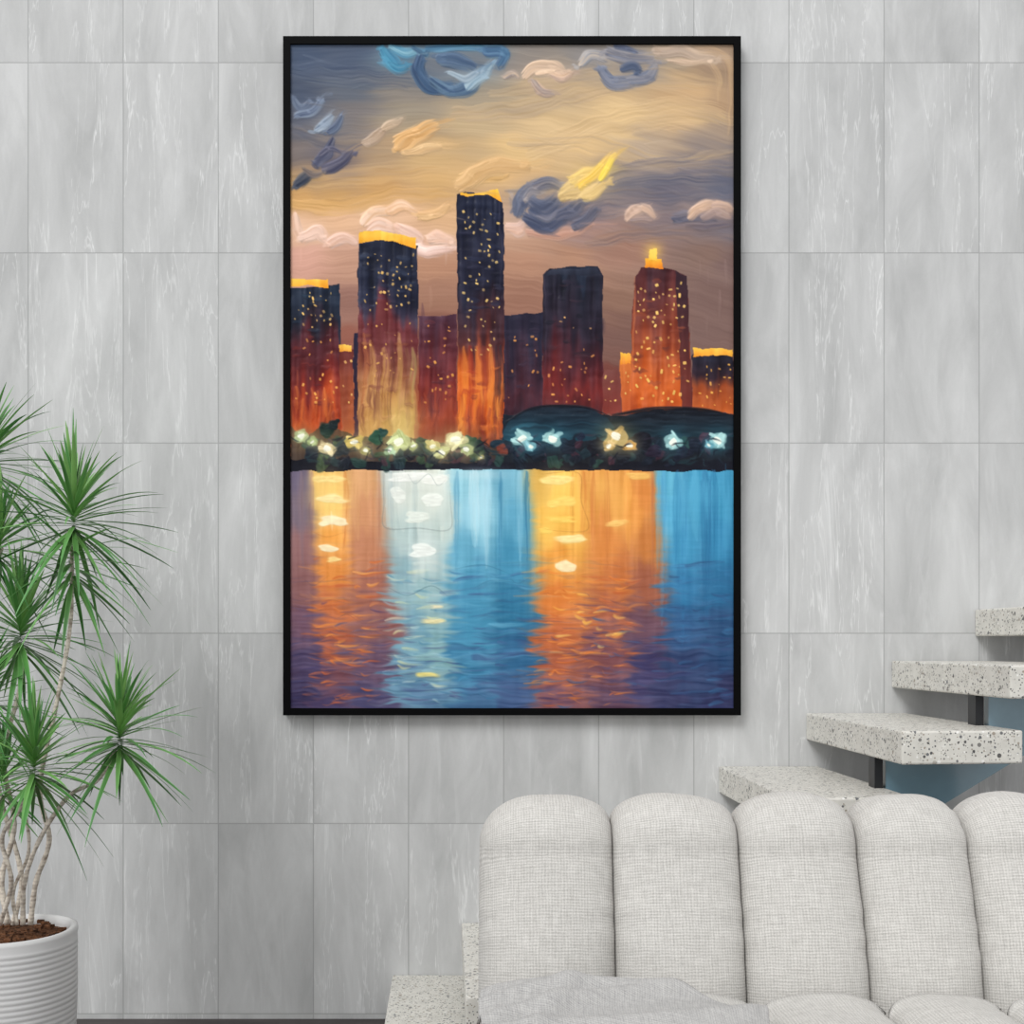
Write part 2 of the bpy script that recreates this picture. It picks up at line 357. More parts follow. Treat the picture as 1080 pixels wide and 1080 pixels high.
# --- sky: broad strokes
for pts,w,c,c2,a in [
 ([(560,160),(640,130),(720,118),(772,128)],16,(220,188,142),(206,176,134),.55),
 ([(480,120),(560,112),(650,88),(740,90)],12,(196,168,130),(180,156,130),.5),
 ([(540,150),(620,150),(700,172),(772,160)],10,(212,180,134),(176,154,130),.5),
 ([(520,98),(600,84),(690,78),(760,88)],10,(176,152,124),(196,168,130),.45),
 ([(600,205),(660,185),(720,178),(773,176)],14,(112,108,120),(150,136,128),.6),
 ([(560,238),(640,216),(700,214),(773,206)],14,(98,98,114),(126,116,120),.6),
 ([(640,196),(690,190),(773,194)],8,(92,94,112),(112,110,120),.6),
 ([(620,255),(690,246),(773,250)],9,(150,122,108),(122,108,110),.5),
 ([(310,190),(380,186),(470,178)],10,(190,152,106),(212,170,114),.5),
 ([(310,215),(360,218),(420,206),(478,206)],10,(224,176,112),(206,162,102),.55),
 ([(310,75),(370,82),(440,88)],13,(70,82,106),(90,100,116),.5),
 ([(310,140),(350,150),(400,140)],9,(96,98,112),(130,120,116),.45),
 ([(735,50),(765,62),(771,100),(768,140)],6,(206,172,132),(170,142,118),.6),
 ([(748,60),(758,84),(756,110)],4,(184,154,122),(206,174,136),.5)]:
    stroke(pts,w,c,c2,a,.5)
def dab(pts,w,c,c2):
    r=random.Random(int(pts[0][0]*13+pts[0][1]*7+w*5))
    c=np.array(c,float); c2=np.array(c2,float)
    (xa,ya),(xb,yb)=pts[0],pts[-1]
    ext=list(pts)+[(xb+(xb-xa)*.4,yb+(yb-ya)*.15-1)]
    mx=sum(p[0] for p in pts)/len(pts); my=sum(p[1] for p in pts)/len(pts)
    glow(mx,my,abs(xb-xa)*.6+w,w*1.4,c*.5+c2*.5,.3)
    stroke(ext,w*1.15,c*.5+c2*.5,c2,.5,.9,.5)
    stroke([(x+1,y+w*.35) for x,y in pts],w*1.0,c*.76+8,c2*.82,.75,.5,.5)
    stroke(pts,w*1.05,c,c2,.88,.45,.5)
    for q_ in range(3):
        k=r.randrange(len(pts)); blob(pts[k][0]+r.uniform(-w,w)*.7,pts[k][1]+r.uniform(-w,w)*.5,w*r.uniform(.5,.9),w*r.uniform(.3,.55),c*.5+c2*.5+r.uniform(-14,20),.7,.45,r.uniform(-.6,.6))
    for k in range(3):
        o=(k-1.3)*w*.55; p2=[(x+o*.3+r.uniform(-1.5,1.5),y+o+r.uniform(-1,1)) for x,y in pts]
        f=r.random(); cc=c*f+c2*(1-f)+(18 if k==0 else r.uniform(-18,8))
        stroke(p2,w*.28,cc,cc+r.uniform(-10,14),.8,.6,.6)
CL=[
 ([(402,52),(410,62),(420,72),(430,70)],7,(58,116,150),(90,160,190)),([(410,48),(425,56),(438,54)],6,(150,196,212),(84,140,170)),
 ([(436,50),(448,56),(452,50)],4,(96,140,165),(60,90,120)),
 ([(442,60),(442,78),(456,92),(478,92)],8,(50,72,104),(72,100,132)),([(456,84),(474,96),(496,90),(510,76)],7,(56,80,112),(98,124,148)),([(492,90),(508,80),(520,64)],6,(110,138,162),(170,192,204)),
 ([(464,60),(484,64),(502,72)],8,(62,84,116),(96,116,138)),([(450,51),(490,48),(512,49)],5,(120,170,196),(70,110,144)),([(510,52),(530,56),(526,68)],7,(96,136,164),(70,100,136)),
 ([(474,76),(490,84),(506,76)],4,(170,186,196),(130,150,170)),
 ([(530,80),(540,75),(546,80)],4,(206,182,158),(150,140,140)),([(553,80),(566,70),(584,70),(594,78)],7,(228,196,166),(200,174,152)),([(580,76),(592,82),(604,76)],5,(220,186,158),(190,164,148)),([(562,86),(572,96),(584,98)],5,(206,176,154),(160,144,138)),
 ([(566,78),(576,74),(584,74)],3,(248,222,194),(230,196,166)),
 ([(612,68),(622,58),(640,60)],7,(130,138,154),(206,190,174)),([(632,72),(646,86),(668,86)],7,(96,106,128),(130,134,150)),([(664,84),(682,80),(692,68)],6,(150,148,156),(110,118,138)),([(640,54),(660,60),(688,62)],8,(112,116,132),(164,156,152)),
 ([(655,72),(668,70),(674,76)],5,(90,100,124),(70,84,110)),([(690,54),(715,52),(738,58),(754,62)],6,(204,180,158),(182,162,146)),([(705,62),(730,66),(748,64)],4,(224,196,166),(200,174,152)),
 ([(648,48),(662,50),(672,54)],4,(88,96,120),(110,118,138)),
 ([(308,104),(318,114),(328,106)],5,(112,124,144),(80,92,116)),([(312,122),(328,118),(340,104)],5,(80,92,118),(150,164,182)),
 ([(334,138),(344,130),(350,120)],6,(112,128,150),(180,192,204)),([(346,140),(354,134),(360,122)],5,(70,80,106),(120,136,158)),
 ([(334,172),(346,162),(352,146)],6,(58,62,88),(88,92,114)),([(340,178),(356,172),(372,158)],6,(62,64,90),(104,102,120)),([(338,164),(348,158),(360,160)],3,(140,138,150),(84,84,106)),
 ([(311,196),(320,190),(328,184)],5,(46,56,76),(80,84,96)),([(320,180),(330,184),(340,180)],3,(150,130,110),(110,100,100)),
 ([(384,152),(398,144),(406,136)],6,(190,168,148),(168,144,126)),([(404,136),(412,130),(422,126)],5,(206,180,154),(170,150,130)),([(418,154),(432,146),(446,140),(462,130)],9,(238,190,130),(216,168,112)),
 ([(424,162),(444,158),(466,154)],5,(208,170,124),(240,202,150)),
 ([(312,226),(314,240),(320,252)],6,(238,208,190),(228,184,156)),([(318,252),(334,244),(344,252)],7,(244,214,200),(230,190,168)),
 ([(346,258),(360,250),(376,256)],7,(242,208,194),(226,180,154)),([(382,236),(394,226),(412,222)],7,(246,216,194),(232,184,142)),([(408,224),(424,216),(438,222)],6,(244,208,180),(230,182,140)),
 ([(388,244),(400,238),(416,242)],7,(246,218,202),(226,180,154)),([(420,240),(436,246),(446,254)],6,(240,206,190),(222,174,148)),([(440,258),(450,264),(476,263)],6,(248,222,212),(236,198,184)),([(452,252),(464,250),(478,256)],6,(244,212,196),(232,190,166)),
 ([(440,228),(458,224),(474,216)],6,(232,192,144),(216,170,118)),
 ([(534,238),(546,242),(554,236)],6,(242,206,190),(222,180,156)),([(556,246),(580,248),(606,242),(624,238)],5,(214,162,140),(194,150,130)),
 ([(486,190),(505,184),(535,182)],8,(214,168,104),(228,186,126)),([(484,196),(500,184),(520,174),(556,176)],9,(212,170,118),(226,186,134)),
 ([(540,206),(546,218),(556,230)],7,(200,172,146),(174,152,136)),
 ([(546,226),(550,208),(568,196)],8,(88,96,118),(120,122,138)),([(564,198),(580,194),(594,200)],7,(96,100,120),(138,132,138)),([(554,230),(576,238),(598,228)],8,(66,74,100),(90,96,118)),
 ([(560,214),(574,222),(590,212)],10,(72,82,108),(104,108,128)),([(586,230),(602,224),(614,214)],7,(78,84,108),(106,106,122)),([(552,212),(560,203),(570,205)],3.5,(186,170,158),(136,132,140)),([(566,228),(578,230),(588,224)],3,(140,136,146),(110,112,130)),
 ([(604,238),(618,232),(630,220)],6,(84,88,108),(116,112,124)),
 ([(592,208),(604,200),(620,198)],9,(232,200,136),(206,176,128)),([(614,206),(626,202),(636,192)],8,(238,206,138),(216,182,126)),([(602,192),(616,184),(632,182)],8,(228,196,130),(240,204,120)),
 ([(612,196),(626,184),(636,174),(648,162)],5.5,(250,208,92),(240,198,114)),([(632,188),(640,178),(646,166)],3.5,(255,218,78),(255,228,124)),
 ([(660,232),(668,222),(680,218)],5,(232,196,172),(194,164,148)),([(676,218),(684,222),(692,228)],4,(220,184,160),(180,154,140)),([(666,232),(676,230),(688,231)],3,(206,170,150),(140,124,124)),
 ([(710,232),(724,228),(740,230),(756,232)],6,(88,90,110),(120,114,122)),([(726,228),(740,218),(756,217)],6,(226,190,162),(198,164,144)),([(752,218),(764,218),(773,222)],5,(222,186,160),(180,152,140)),
 ([(742,230),(756,226),(772,228)],5,(190,160,144),(140,124,126)),([(722,238),(746,240),(770,236)],4,(96,90,104),(130,114,114)),
]
for pts,w,c,c2 in CL: dab(pts,w,c,c2)
smear(46,470,3.5*vn(GX/20,GY/12,50),4.5*vn(GX/16,GY/12,52))

# --- city
glow(335,430,45,30,(200,96,44),.5); glow(420,430,50,40,(196,116,66),.4)
poly([(373,352),(379,350),(379,462),(373,462)],[(350,(40,36,60)),(462,(70,40,50))])
poly([(306,304),(330,302),(345,300),(358,300),(359,330),(361,470),(306,470)],[(300,(26,40,60)),(338,(26,34,52)),(354,(78,32,42)),(380,(86,32,38)),(404,(122,40,36)),(434,(196,84,40)),(462,(120,56,44))],1,26)
poly([(308,294),(346,295),(346,304),(326,301),(308,302)],[(292,(255,206,84)),(306,(240,160,44))],1,10)
poly([(359,370),(373,369),(373,465),(359,465)],[(368,(110,50,46)),(400,(140,66,44)),(460,(180,96,52))],1,20)
poly([(358,363),(371,364),(371,371),(359,371)],[(362,(255,206,90)),(374,(236,150,50))])
poly([(441,334),(482,332),(482,470),(441,470)],[(332,(80,48,64)),(370,(88,38,48)),(400,(116,40,40)),(440,(152,62,40)),(470,(120,56,40))],1,24)
poly([(378,256),(400,250),(441,258),(441,330),(437,466),(378,466)],[(255,(22,28,48)),(304,(26,30,52)),(322,(48,40,60)),(338,(104,44,50)),(370,(112,54,52)),(395,(136,78,58)),(430,(196,142,86)),(466,(180,134,76))],1,34)
poly([(379,245),(400,243),(439,250),(440,262),(404,252),(379,256)],[(242,(255,210,88)),(262,(238,156,36))],1,18)
for x,c in ((384,(180,106,62)),(391,(212,160,96)),(398,(110,54,48)),(404,(214,164,92)),(412,(96,50,48)),(420,(214,170,100)),(428,(130,84,62)),(434,(180,166,100))):
    stroke([(x,352+8*(x%3)),(x+2.5,385),(x-1.5,425),(x+1,458)],4,c,c,.5,.85)
poly([(531,333),(572,330),(572,465),(531,465)],[(330,(36,34,54)),(364,(40,34,54)),(420,(74,36,48)),(465,(40,30,44))],1,18)
poly([(572,290),(580,283),(604,281),(630,281),(636,290),(636,436),(572,436)],[(281,(30,38,56)),(290,(24,26,42)),(344,(40,30,46)),(378,(78,32,42)),(408,(114,38,38)),(436,(90,36,40))],1,20)
poly([(574,290),(582,284),(628,283),(632,290)],[(281,(60,66,84)),(292,(30,34,50))],.8,10)
poly([(636,392),(656,388),(656,436),(636,436)],[(388,(120,70,66)),(436,(130,50,44))],.8)
poly([(654,378),(667,376),(667,436),(655,436)],[(374,(206,116,52)),(436,(190,86,44))],1,16)
poly([(655,371),(666,373),(666,383),(655,383)],[(371,(255,196,76)),(383,(240,150,50))])
poly([(670,290),(676,282),(698,281),(724,291),(727,330),(730,436),(664,436),(667,330)],[(281,(72,42,50)),(305,(88,44,48)),(335,(114,54,46)),(368,(150,70,44)),(395,(190,90,42)),(418,(212,102,44)),(436,(180,80,40))],1,30)
poly([(712,286),(724,291),(731,436),(720,436)],[(286,(48,32,44)),(436,(100,42,40))],.9,12)
stroke([(670,292),(668,350),(666,420)],2,(206,120,76),(160,80,50),.6,.3)
poly([(681,272),(698,272),(699,283),(680,283)],[(270,(255,190,60)),(283,(230,132,36))])
poly([(686,262),(692,262),(694,274),(684,274)],[(262,(255,214,100)),(274,(255,190,60))]); glow(689,265,9,9,(255,205,90),.55)
poly([(730,374),(774,374),(774,436),(730,436)],[(374,(28,30,46)),(398,(50,34,46)),(410,(156,76,42)),(436,(196,96,42))],1,22)
poly([(731,367),(773,368),(774,376),(752,374),(731,377)],[(366,(255,206,84)),(377,(236,150,44))])
poly([(482,206),(490,203),(528,206),(530,214),(532,330),(531,474),(483,474)],[(204,(26,32,54)),(304,(28,28,48)),(326,(48,32,46)),(352,(84,42,44)),(374,(166,76,44)),(404,(220,112,44)),(440,(206,92,36)),(474,(120,56,36))],1,26,2)
poly([(484,202),(500,204),(526,200),(529,213),(514,206),(484,206)],[(199,(255,206,80)),(214,(228,146,38))])
for x,c in ((496,(150,44,34)),(510,(140,50,40)),(523,(40,30,44)),(528,(30,28,44)),(517,(240,150,70)),(489,(240,144,60)),(503,(226,130,54))):
    stroke([(x,366),(x+1.5,400),(x-1,440),(x,464)],4,c,c,.5,.75)
stroke([(526,214),(528,260),(527,320)],2.5,(64,62,84),(40,40,60),.6,.3)
stroke([(379,262),(379,300),(380,330)],1.6,(70,72,96),(40,44,66),.7,.3)
stroke([(574,292),(576,340),(575,390)],1.6,(84,70,90),(40,34,50),.6,.3)
rr=random.Random(8)
for x0,x1,y0,y1,cs,n in [(380,440,266,325,[(44,56,80),(20,24,42),(60,70,92)],24),(485,529,215,330,[(44,50,76),(20,22,40),(56,56,78)],28),(308,357,308,348,[(40,60,80),(24,32,48)],14),(574,634,296,380,[(50,40,58),(24,24,38),(70,44,54)],20),(533,570,340,420,[(54,44,64),(30,26,44)],12),(443,480,340,440,[(110,56,62),(76,36,46)],14),(668,722,296,420,[(140,70,52),(80,42,44),(170,90,56)],20),(308,357,352,430,[(120,46,42),(80,30,40),(160,70,44)],18),(382,438,350,440,[(150,90,60),(110,56,50),(200,140,84)],16),(486,528,370,450,[(230,130,60),(180,70,40),(120,50,44)],14)]:
    for k in range(n):
        x=rr.uniform(x0,x1);y=rr.uniform(y0,y1);L=rr.uniform(3,9)
        stroke([(max(x0,x-L),y),(x,y+rr.uniform(-1,1)),(min(x1,x+L),y+rr.uniform(-1,1))],rr.uniform(1.6,3.6),rr.choice(cs),None,.5,.5)
for x0,x1,cs in [(308,358,[(180,80,44),(120,50,44),(220,120,56)]),(380,440,[(206,150,86),(120,70,56),(160,110,70)]),(443,481,[(150,64,44),(96,40,44)]),(484,530,[(226,120,44),(150,60,40),(240,150,64)])]:
    for k in range(16):
        x=rr.uniform(x0,x1); y=rr.uniform(405,435)
        stroke([(x,y),(x+rr.uniform(-2.5,2.5),y+14),(x+rr.uniform(-3,3),y+rr.uniform(24,36))],rr.uniform(1.8,4.4),rr.choice(cs),rr.choice(cs),.55,.7)
glow(424,446,20,22,(236,214,128),.55); glow(395,452,14,14,(226,180,100),.35)
smear(195,492,1.3*vn(GX/7,GY/8,54),1.6*vn(GX/9,GY/8,56)+5*vn(GX/3,GY/26,57)*np.clip((GY-340)/80,0,1))
def dots(x0,y0,x1,y1,n,c=(255,206,120),r=1.05):
    q_=random.Random(int(x0*7+y0)); done=[]
    t=0
    while len(done)<n and t<n*30:
        t+=1
        x=q_.uniform(x0,x1);y=q_.uniform(y0,y1)
        if any(abs(x-a)<3.4 and abs(y-b)<3.4 for a,b in done): continue
        done.append((x,y)); q=r*q_.choice([.5,.75,.9,1.1,1.3])
        an=q_.uniform(-.6,.6); ex=q_.uniform(.65,1.5)
        sl=win(x-4,y-4,x+4,y+4); U=(GX[sl]-x)*math.cos(an)+(GY[sl]-y)*math.sin(an); V=-(GX[sl]-x)*math.sin(an)+(GY[sl]-y)*math.cos(an)
        d=np.maximum(np.abs(U*ex),np.abs(V/ex))*.6+np.hypot(U*ex,V/ex)*.4
        k=q_.uniform(.5,1)
        m=np.clip((q+.5-d)/.8,0,1)*k
        blend(m,np.array(c,float)*q_.uniform(.85,1),sl); HT[sl]+=m*1.3
dots(311,308,356,345,24); dots(311,350,355,430,22,(250,180,90))
dots(384,266,437,330,44); dots(384,332,437,400,20,(250,190,100))
dots(446,342,478,430,22,(246,170,84))
dots(488,222,527,345,50,(255,214,130)); dots(488,346,527,380,8)
dots(536,345,570,420,12,(250,170,90)); dots(578,368,632,428,22,(248,170,90)); dots(582,330,630,366,4,(250,190,120))
dots(672,296,722,345,36,(255,210,120),1.25); dots(670,346,726,425,42,(255,206,110),1.3)
dots(658,386,665,428,5); dots(736,384,771,428,20,(255,190,90)); dots(638,396,654,425,6)
dots(362,378,372,440,5)
# --- shore
def dome(x0,x1,ytop,ybot,c0,c1):
    sl=win(x0-2,ytop-3,x1+2,ybot+2); X=GX[sl];Y=GY[sl]; u=(X-(x0+x1)/2)/((x1-x0)/2)
    yt=ybot-(ybot-ytop)*np.sqrt(np.clip(1-np.abs(u)**2.6,0,1)); m=np.clip((Y-yt+2*vn(X/6,Y/6,9))/1.5,0,1)*(np.abs(u)<1)
    f=np.clip((Y-ytop)/(ybot-ytop),0,1)[...,None]; C=np.array(c0)*(1-f)+np.array(c1)*f+(vn(X/18,Y/2,33)*26)[...,None]
    blend(m,C,sl)
poly([(531,438),(774,438),(774,494),(531,494)],[(438,(20,30,42)),(494,(14,20,30))],.95,12)
dome(636,796,431,458,(16,20,32),(22,42,54)); dome(530,650,427,462,(18,28,42),(28,62,78))
stroke([(534,444),(560,431),(590,428),(620,430),(646,440)],2,(14,18,30),(12,16,28),.9,.2)
stroke([(646,438),(690,431),(740,432),(773,438)],2.6,(12,16,28),(12,14,26),.9,.2)
for x0,x1,y,c in [(540,585,452,(50,104,124)),(590,640,449,(30,66,84)),(650,700,450,(24,46,60)),(700,770,452,(28,54,68))]:
    stroke([(x0,y),((x0+x1)/2,y-3),(x1,y+1)],4,c,(18,30,44),.5,.6)
poly([(306,450),(320,462),(345,446),(378,462),(420,458),(470,468),(531,470),(531,494),(306,494)],[(446,(70,66,50)),(494,(22,30,36))],.7,24)
poly([(306,484),(400,486),(470,488),(640,488),(774,486),(774,497),(640,496),(470,495),(306,497)],[(480,(12,14,26)),(498,(18,20,34))],1,8,3)
rr=random.Random(3)
for i in range(90):
    x=rr.uniform(306,774); y=rr.uniform(466,490)
    c=rr.choice([(14,18,34),(18,26,40),(28,46,56),(34,60,58),(60,36,50),(16,14,28),(50,70,54) if x<520 else (20,28,42)])
    blob(x,y,rr.uniform(4,10),rr.uniform(3,7),c,.9,.4,rr.uniform(0,3))
for x,y,r,c in [(345,455,9,(24,44,40)),(352,448,7,(16,30,34)),(398,462,9,(30,70,56)),(405,456,6,(26,60,60)),(440,474,8,(30,40,44)),(498,466,8,(28,56,44)),(505,470,7,(24,44,44)),(525,468,7,(26,44,58)),(600,470,10,(18,22,36)),(612,460,6,(30,40,60)),(630,472,9,(16,20,34)),(675,466,11,(14,16,30)),(690,474,8,(34,26,44)),(735,472,9,(20,24,40)),(742,462,7,(70,44,60)),(770,478,7,(14,18,30)),(530,475,6,(120,56,44)),(362,474,8,(26,32,44)),(330,478,8,(20,28,44)),(720,478,9,(20,22,38)),(566,478,9,(14,20,34)),(655,481,9,(16,20,34))]:
    blob(x,y,r,r*.9,c,1,.4)
def squig(n,x0,x1,y0,y1,cols,w0=1.0,w1=2.6,a=.85,amp=7):
    for i in range(n):
        x=rr.uniform(x0,x1); y=rr.uniform(y0,y1); an=rr.uniform(-1.2,1.2); L=rr.uniform(4,amp+4)
        dx,dy=math.cos(an)*L,math.sin(an)*L*.8
        stroke([(x-dx,y-dy),(x+rr.uniform(-3,3),y+rr.uniform(-3,3)),(x+dx,y+dy)],rr.uniform(w0,w1),rr.choice(cols),None,a,.4)
squig(70,308,772,458,488,[(12,16,30),(18,28,42),(30,50,58),(50,40,56)])
TEAL=(184,228,228); YG=(236,226,160)
LT=[(318,460,11,(206,220,170),YG),(330,466,8,(190,206,150),YG),(345,473,12,(240,222,176),YG),(374,466,12,(240,214,130),YG),(386,475,8,(208,200,140),YG),(421,466,15,(222,232,170),YG),(411,475,9,(196,224,184),YG),(436,471,8,(214,220,160),YG),(457,471,10,(232,218,150),YG),(481,464,15,(248,242,190),YG),(466,477,11,(222,222,160),YG),(492,474,10,(206,214,160),YG),(508,482,5,(210,200,140),YG),(551,463,15,TEAL,(80,170,190)),(560,471,8,(150,204,214),(80,170,190)),(583,463,13,TEAL,(80,170,190)),(650,460,16,(236,204,140),(226,190,110)),(664,470,10,(236,190,120),YG),(642,471,9,(222,190,130),YG),(710,466,13,TEAL,(80,170,190)),(757,465,14,TEAL,(80,170,190)),(748,470,7,(130,190,206),(80,170,190))]
for x,y,r,c,g in LT:
    glow(x,y,r*1.1,r*1.0,g,.35)
    r2=random.Random(int(x*3))
    blob(x,y,r*.74,r*.6,np.array(c,float)-30,.8,.3,r2.uniform(-.5,.5),22)
    for k in range(5):
        cc=np.array(c,float)+r2.uniform(-34,14); an=r2.uniform(-1.2,1.2); L=r*r2.uniform(.3,.6); px=x+r2.uniform(-.4,.4)*r; py=y+r2.uniform(-.35,.35)*r
        stroke([(px-math.cos(an)*L,py-math.sin(an)*L),(px,py),(px+math.cos(an)*L,py+math.sin(an)*L)],r*r2.uniform(.18,.32),cc,cc+r2.uniform(-20,16),.92,.3,.35)
    an=r2.uniform(-.8,.8); L=r*.3
    stroke([(x-math.cos(an)*L,y-math.sin(an)*L),(x,y),(x+math.cos(an)*L,y+math.sin(an)*L)],r*.3,(252,252,238),None,.92,.1,.3)
squig(40,308,772,460,484,[(12,16,30),(20,32,46),(10,14,26)],.9,1.8,.85,6)
smear(440,496,1.8*vn(GX/6,GY/5,58),1.8*vn(GX/6,GY/5,60)*np.clip((496-GY)/6,0,1))
# --- water accents
for x,w,c,a,y1 in [(412,4,(150,172,180),.5,560),(424,6,(230,236,228),.5,560),(438,4,(170,190,190),.45,600),(466,5,(226,234,226),.5,570),(482,4,(84,150,184),.5,600),(500,7,(200,234,242),.55,575),(514,5,(176,220,236),.5,600),(528,3,(60,128,164),.6,640),(556,4,(52,122,160),.7,640),(548,4,(150,204,226),.5,600),(616,4,(206,120,56),.6,570),(626,4,(196,110,56),.5,580),(604,3,(214,140,60),.5,600),(662,5,(250,176,84),.5,580),(640,4,(200,120,60),.5,600),(688,2.5,(190,120,80),.7,610),(694,3,(96,172,208),.6,600),(733,6,(96,176,210),.45,570),(714,5,(60,136,180),.5,600),(752,6,(50,122,164),.5,600),(766,5,(80,160,198),.4,580),(376,5,(230,172,120),.5,570),(400,3,(196,140,112),.5,590),(364,4,(206,120,60),.5,580),(329,3,(150,110,120),.5,560),(318,4,(134,112,122),.5,600),(700,4,(86,162,206),.5,660),(722,5,(66,140,186),.35,680),(744,7,(46,106,150),.4,660)]:
    stroke([(x,498),(x+rr.uniform(-1,1),530),(x+rr.uniform(-2,2),y1)],w,c,None,a,.6)
for x,y,rx,ry,c in [(505,500,22,5,(206,232,238)),(508,530,9,20,(190,228,240)),(492,545,6,18,(160,214,234)),(735,520,16,12,(90,172,208)),(652,530,8,14,(240,176,90)),(635,512,9,12,(250,194,104)),(588,520,20,18,(255,206,104)),(346,520,16,18,(255,214,124))]:
    glow(x,y,rx*1.2,ry*1.2,c,.5)
def line(pts,c=(96,104,110),a=.6,w=1.0): stroke(pts,w,c,None,a,.1)
def dashes(n,x0,x1,y0,y1,cols,wmax=14,a=.75,th=1.0):
    for k in range(n):
        y=y0+(y1-y0)*rr.random(); x=rr.uniform(x0,x1); L=rr.uniform(4,wmax)*rr.uniform(.6,1.4); b=rr.uniform(-2.5,2.5)
        stroke([(x-L,y+b),(x-L*.2,y+rr.uniform(-1.5,2)),(x+L,y-b*.5+rr.uniform(-1.5,1.5))],rr.uniform(.9,2.8)*th,rr.choice(cols),rr.choice(cols),a*rr.uniform(.6,1.1),.6)
OR=[(228,126,52),(240,150,70),(208,104,52),(244,168,88),(186,92,58)]
dashes(60,332,400,588,700,OR,16,.65); dashes(34,322,410,630,745,[(92,70,102),(76,66,106),(130,86,98),(84,90,130)],18,.75,.8)
dashes(34,326,395,680,743,[(226,120,56),(214,104,56)],12,.85,.7)
dashes(50,412,470,600,742,[(206,222,216),(228,230,200),(86,140,168),(140,186,206),(232,226,160),(160,200,212)],15,.65)
dashes(44,470,560,600,745,[(58,128,168),(94,164,198),(46,104,146),(114,178,208),(70,92,136)],20,.5,1.3)
dashes(80,568,674,600,700,OR,17,.65); dashes(56,566,690,635,745,[(104,66,78),(74,62,98),(86,80,120),(60,96,140),(64,110,154)],20,.8,.8)
dashes(44,566,660,680,745,[(234,128,48),(246,150,66),(206,100,52)],14,.85,.7)
dashes(16,590,660,600,690,[(255,196,90),(255,214,120)],9,.7)
dashes(46,690,772,590,745,[(56,118,164),(54,92,136),(46,72,114),(66,138,184),(42,54,92)],22,.45,1.4)
dashes(12,410,550,715,745,[(86,80,120),(66,112,150)],16,.6)
smear(500,746,(.5+dep*1.5)*vn(GX/10,GY/5,61),1.5*vn(GX/12,GY/7,63))
poly([(405,500),(474,500),(475,556),(440,558),(407,556)],[(498,(232,238,230)),(530,(214,224,216)),(558,(190,208,204))],.42,18,3)
WH=(255,242,204)
for x,y,rx,ry,c in [(350,526,17,5,(255,232,170)),(350,549,15,6,WH),(346,579,11,4.5,WH),(352,590,7,3.5,(255,224,150)),(447,581,14,7,(244,248,242)),(432,503,22,5,(246,248,242)),(458,506,14,5,(246,248,240)),(440,546,12,6,(236,242,232)),(456,526,10,8,(240,244,236)),(420,522,8,8,(236,240,232)),
  (588,506,20,5,(255,228,146)),(592,530,16,5,(255,220,120)),(600,569,16,4.5,(255,234,168)),(597,597,11,6,(255,240,196)),(575,560,8,4,(255,216,110)),(590,548,18,3.5,(255,210,104)),(650,552,14,3.5,(250,200,116)),(672,502,13,4,(246,196,110)),
  (345,505,17,4.5,(255,226,150)),(452,712,14,3,(240,220,130)),(456,655,14,3,(240,226,170)),(462,640,9,2.5,(236,226,190))]:
    glow(x,y,rx*1.1,ry*1.4,c,.25); blob(x,y,rx,ry,c,.85,.32,rr.uniform(-.1,.1),24)
line([(404,499),(405,530),(406,556),(440,557),(474,558),(475,530),(473,500)],(110,122,124),.6,1.0)
line([(571,500),(610,499),(613,528),(620,558),(590,560),(568,556)],(170,110,50),.65,1.0)
line([(430,500),(438,510),(452,500),(462,512),(472,504)],(140,152,150),.6,1)
line([(328,560),(345,566),(368,560)],(190,110,60),.5,1); line([(410,620),(430,628),(455,618),(474,630)],(60,90,104),.6)
line([(480,600),(510,596),(540,606)],(40,92,120),.5); line([(500,620),(520,612),(552,616)],(50,100,130),.5)
for k in range(22):
    x=rr.uniform(320,750); y=rr.uniform(600,725)
    line([(x,y),(x+rr.uniform(6,14),y+rr.uniform(-6,6)),(x+rr.uniform(16,34),y+rr.uniform(-9,9))],(56,62,82),.35,.8)
for k in range(130):
    x=rr.uniform(310,770); y=rr.uniform(50,740)
    if 440<y<500: continue
    sl=win(x,y,x+1,y+1)
    if IMG[sl].size==0: continue
    c0=IMG[sl][0,0].copy()
    up=rr.uniform(8,22); an=rr.uniform(-.3,.3); L=rr.uniform(10,30)
    if 260<y<=440 or 500<=y<570: an=math.pi/2+rr.uniform(-.04,.04); L=rr.uniform(8,18)
    stroke([(x-math.cos(an)*L,y-math.sin(an)*L),(x+rr.uniform(-1,1),y+rr.uniform(-1,1)),(x+math.cos(an)*L,y+math.sin(an)*L)],rr.uniform(1.4,3.4),c0+up,c0-up*.3,.4,.6)
IMG=(IMG-128)*1.03+128
IMG=np.clip(IMG,0,255)/255.0
LIN=np.where(IMG<=.04045,IMG/12.92,((IMG+.055)/1.055)**2.4)
for _ in range(2):
    HT[1:-1,1:-1]=(HT[1:-1,1:-1]*4+HT[:-2,1:-1]+HT[2:,1:-1]+HT[1:-1,:-2]+HT[1:-1,2:])/8
YP=-.034
a=W(306,46,YP); b=W(774,747,YP)
vx=np.linspace(a.x,b.x,NX); vz=np.linspace(a.z,b.z,NY); VX,VZ=np.meshgrid(vx,vz)
VY=YP-np.clip(HT,-1.5,2.5)*.0008
co=np.stack([VX,VY,VZ],-1).reshape(-1,3)
me=bpy.data.meshes.new('canvas')
nv=NX*NY; me.vertices.add(nv); me.vertices.foreach_set('co',co.astype(np.float32).ravel())
idx=np.arange(nv).reshape(NY,NX)
q=np.stack([idx[:-1,:-1],idx[1:,:-1],idx[1:,1:],idx[:-1,1:]],-1).reshape(-1,4)
nf=len(q); me.loops.add(nf*4); me.loops.foreach_set('vertex_index',q.astype(np.int32).ravel())
me.polygons.add(nf); me.polygons.foreach_set('loop_start',np.arange(0,nf*4,4,dtype=np.int32))
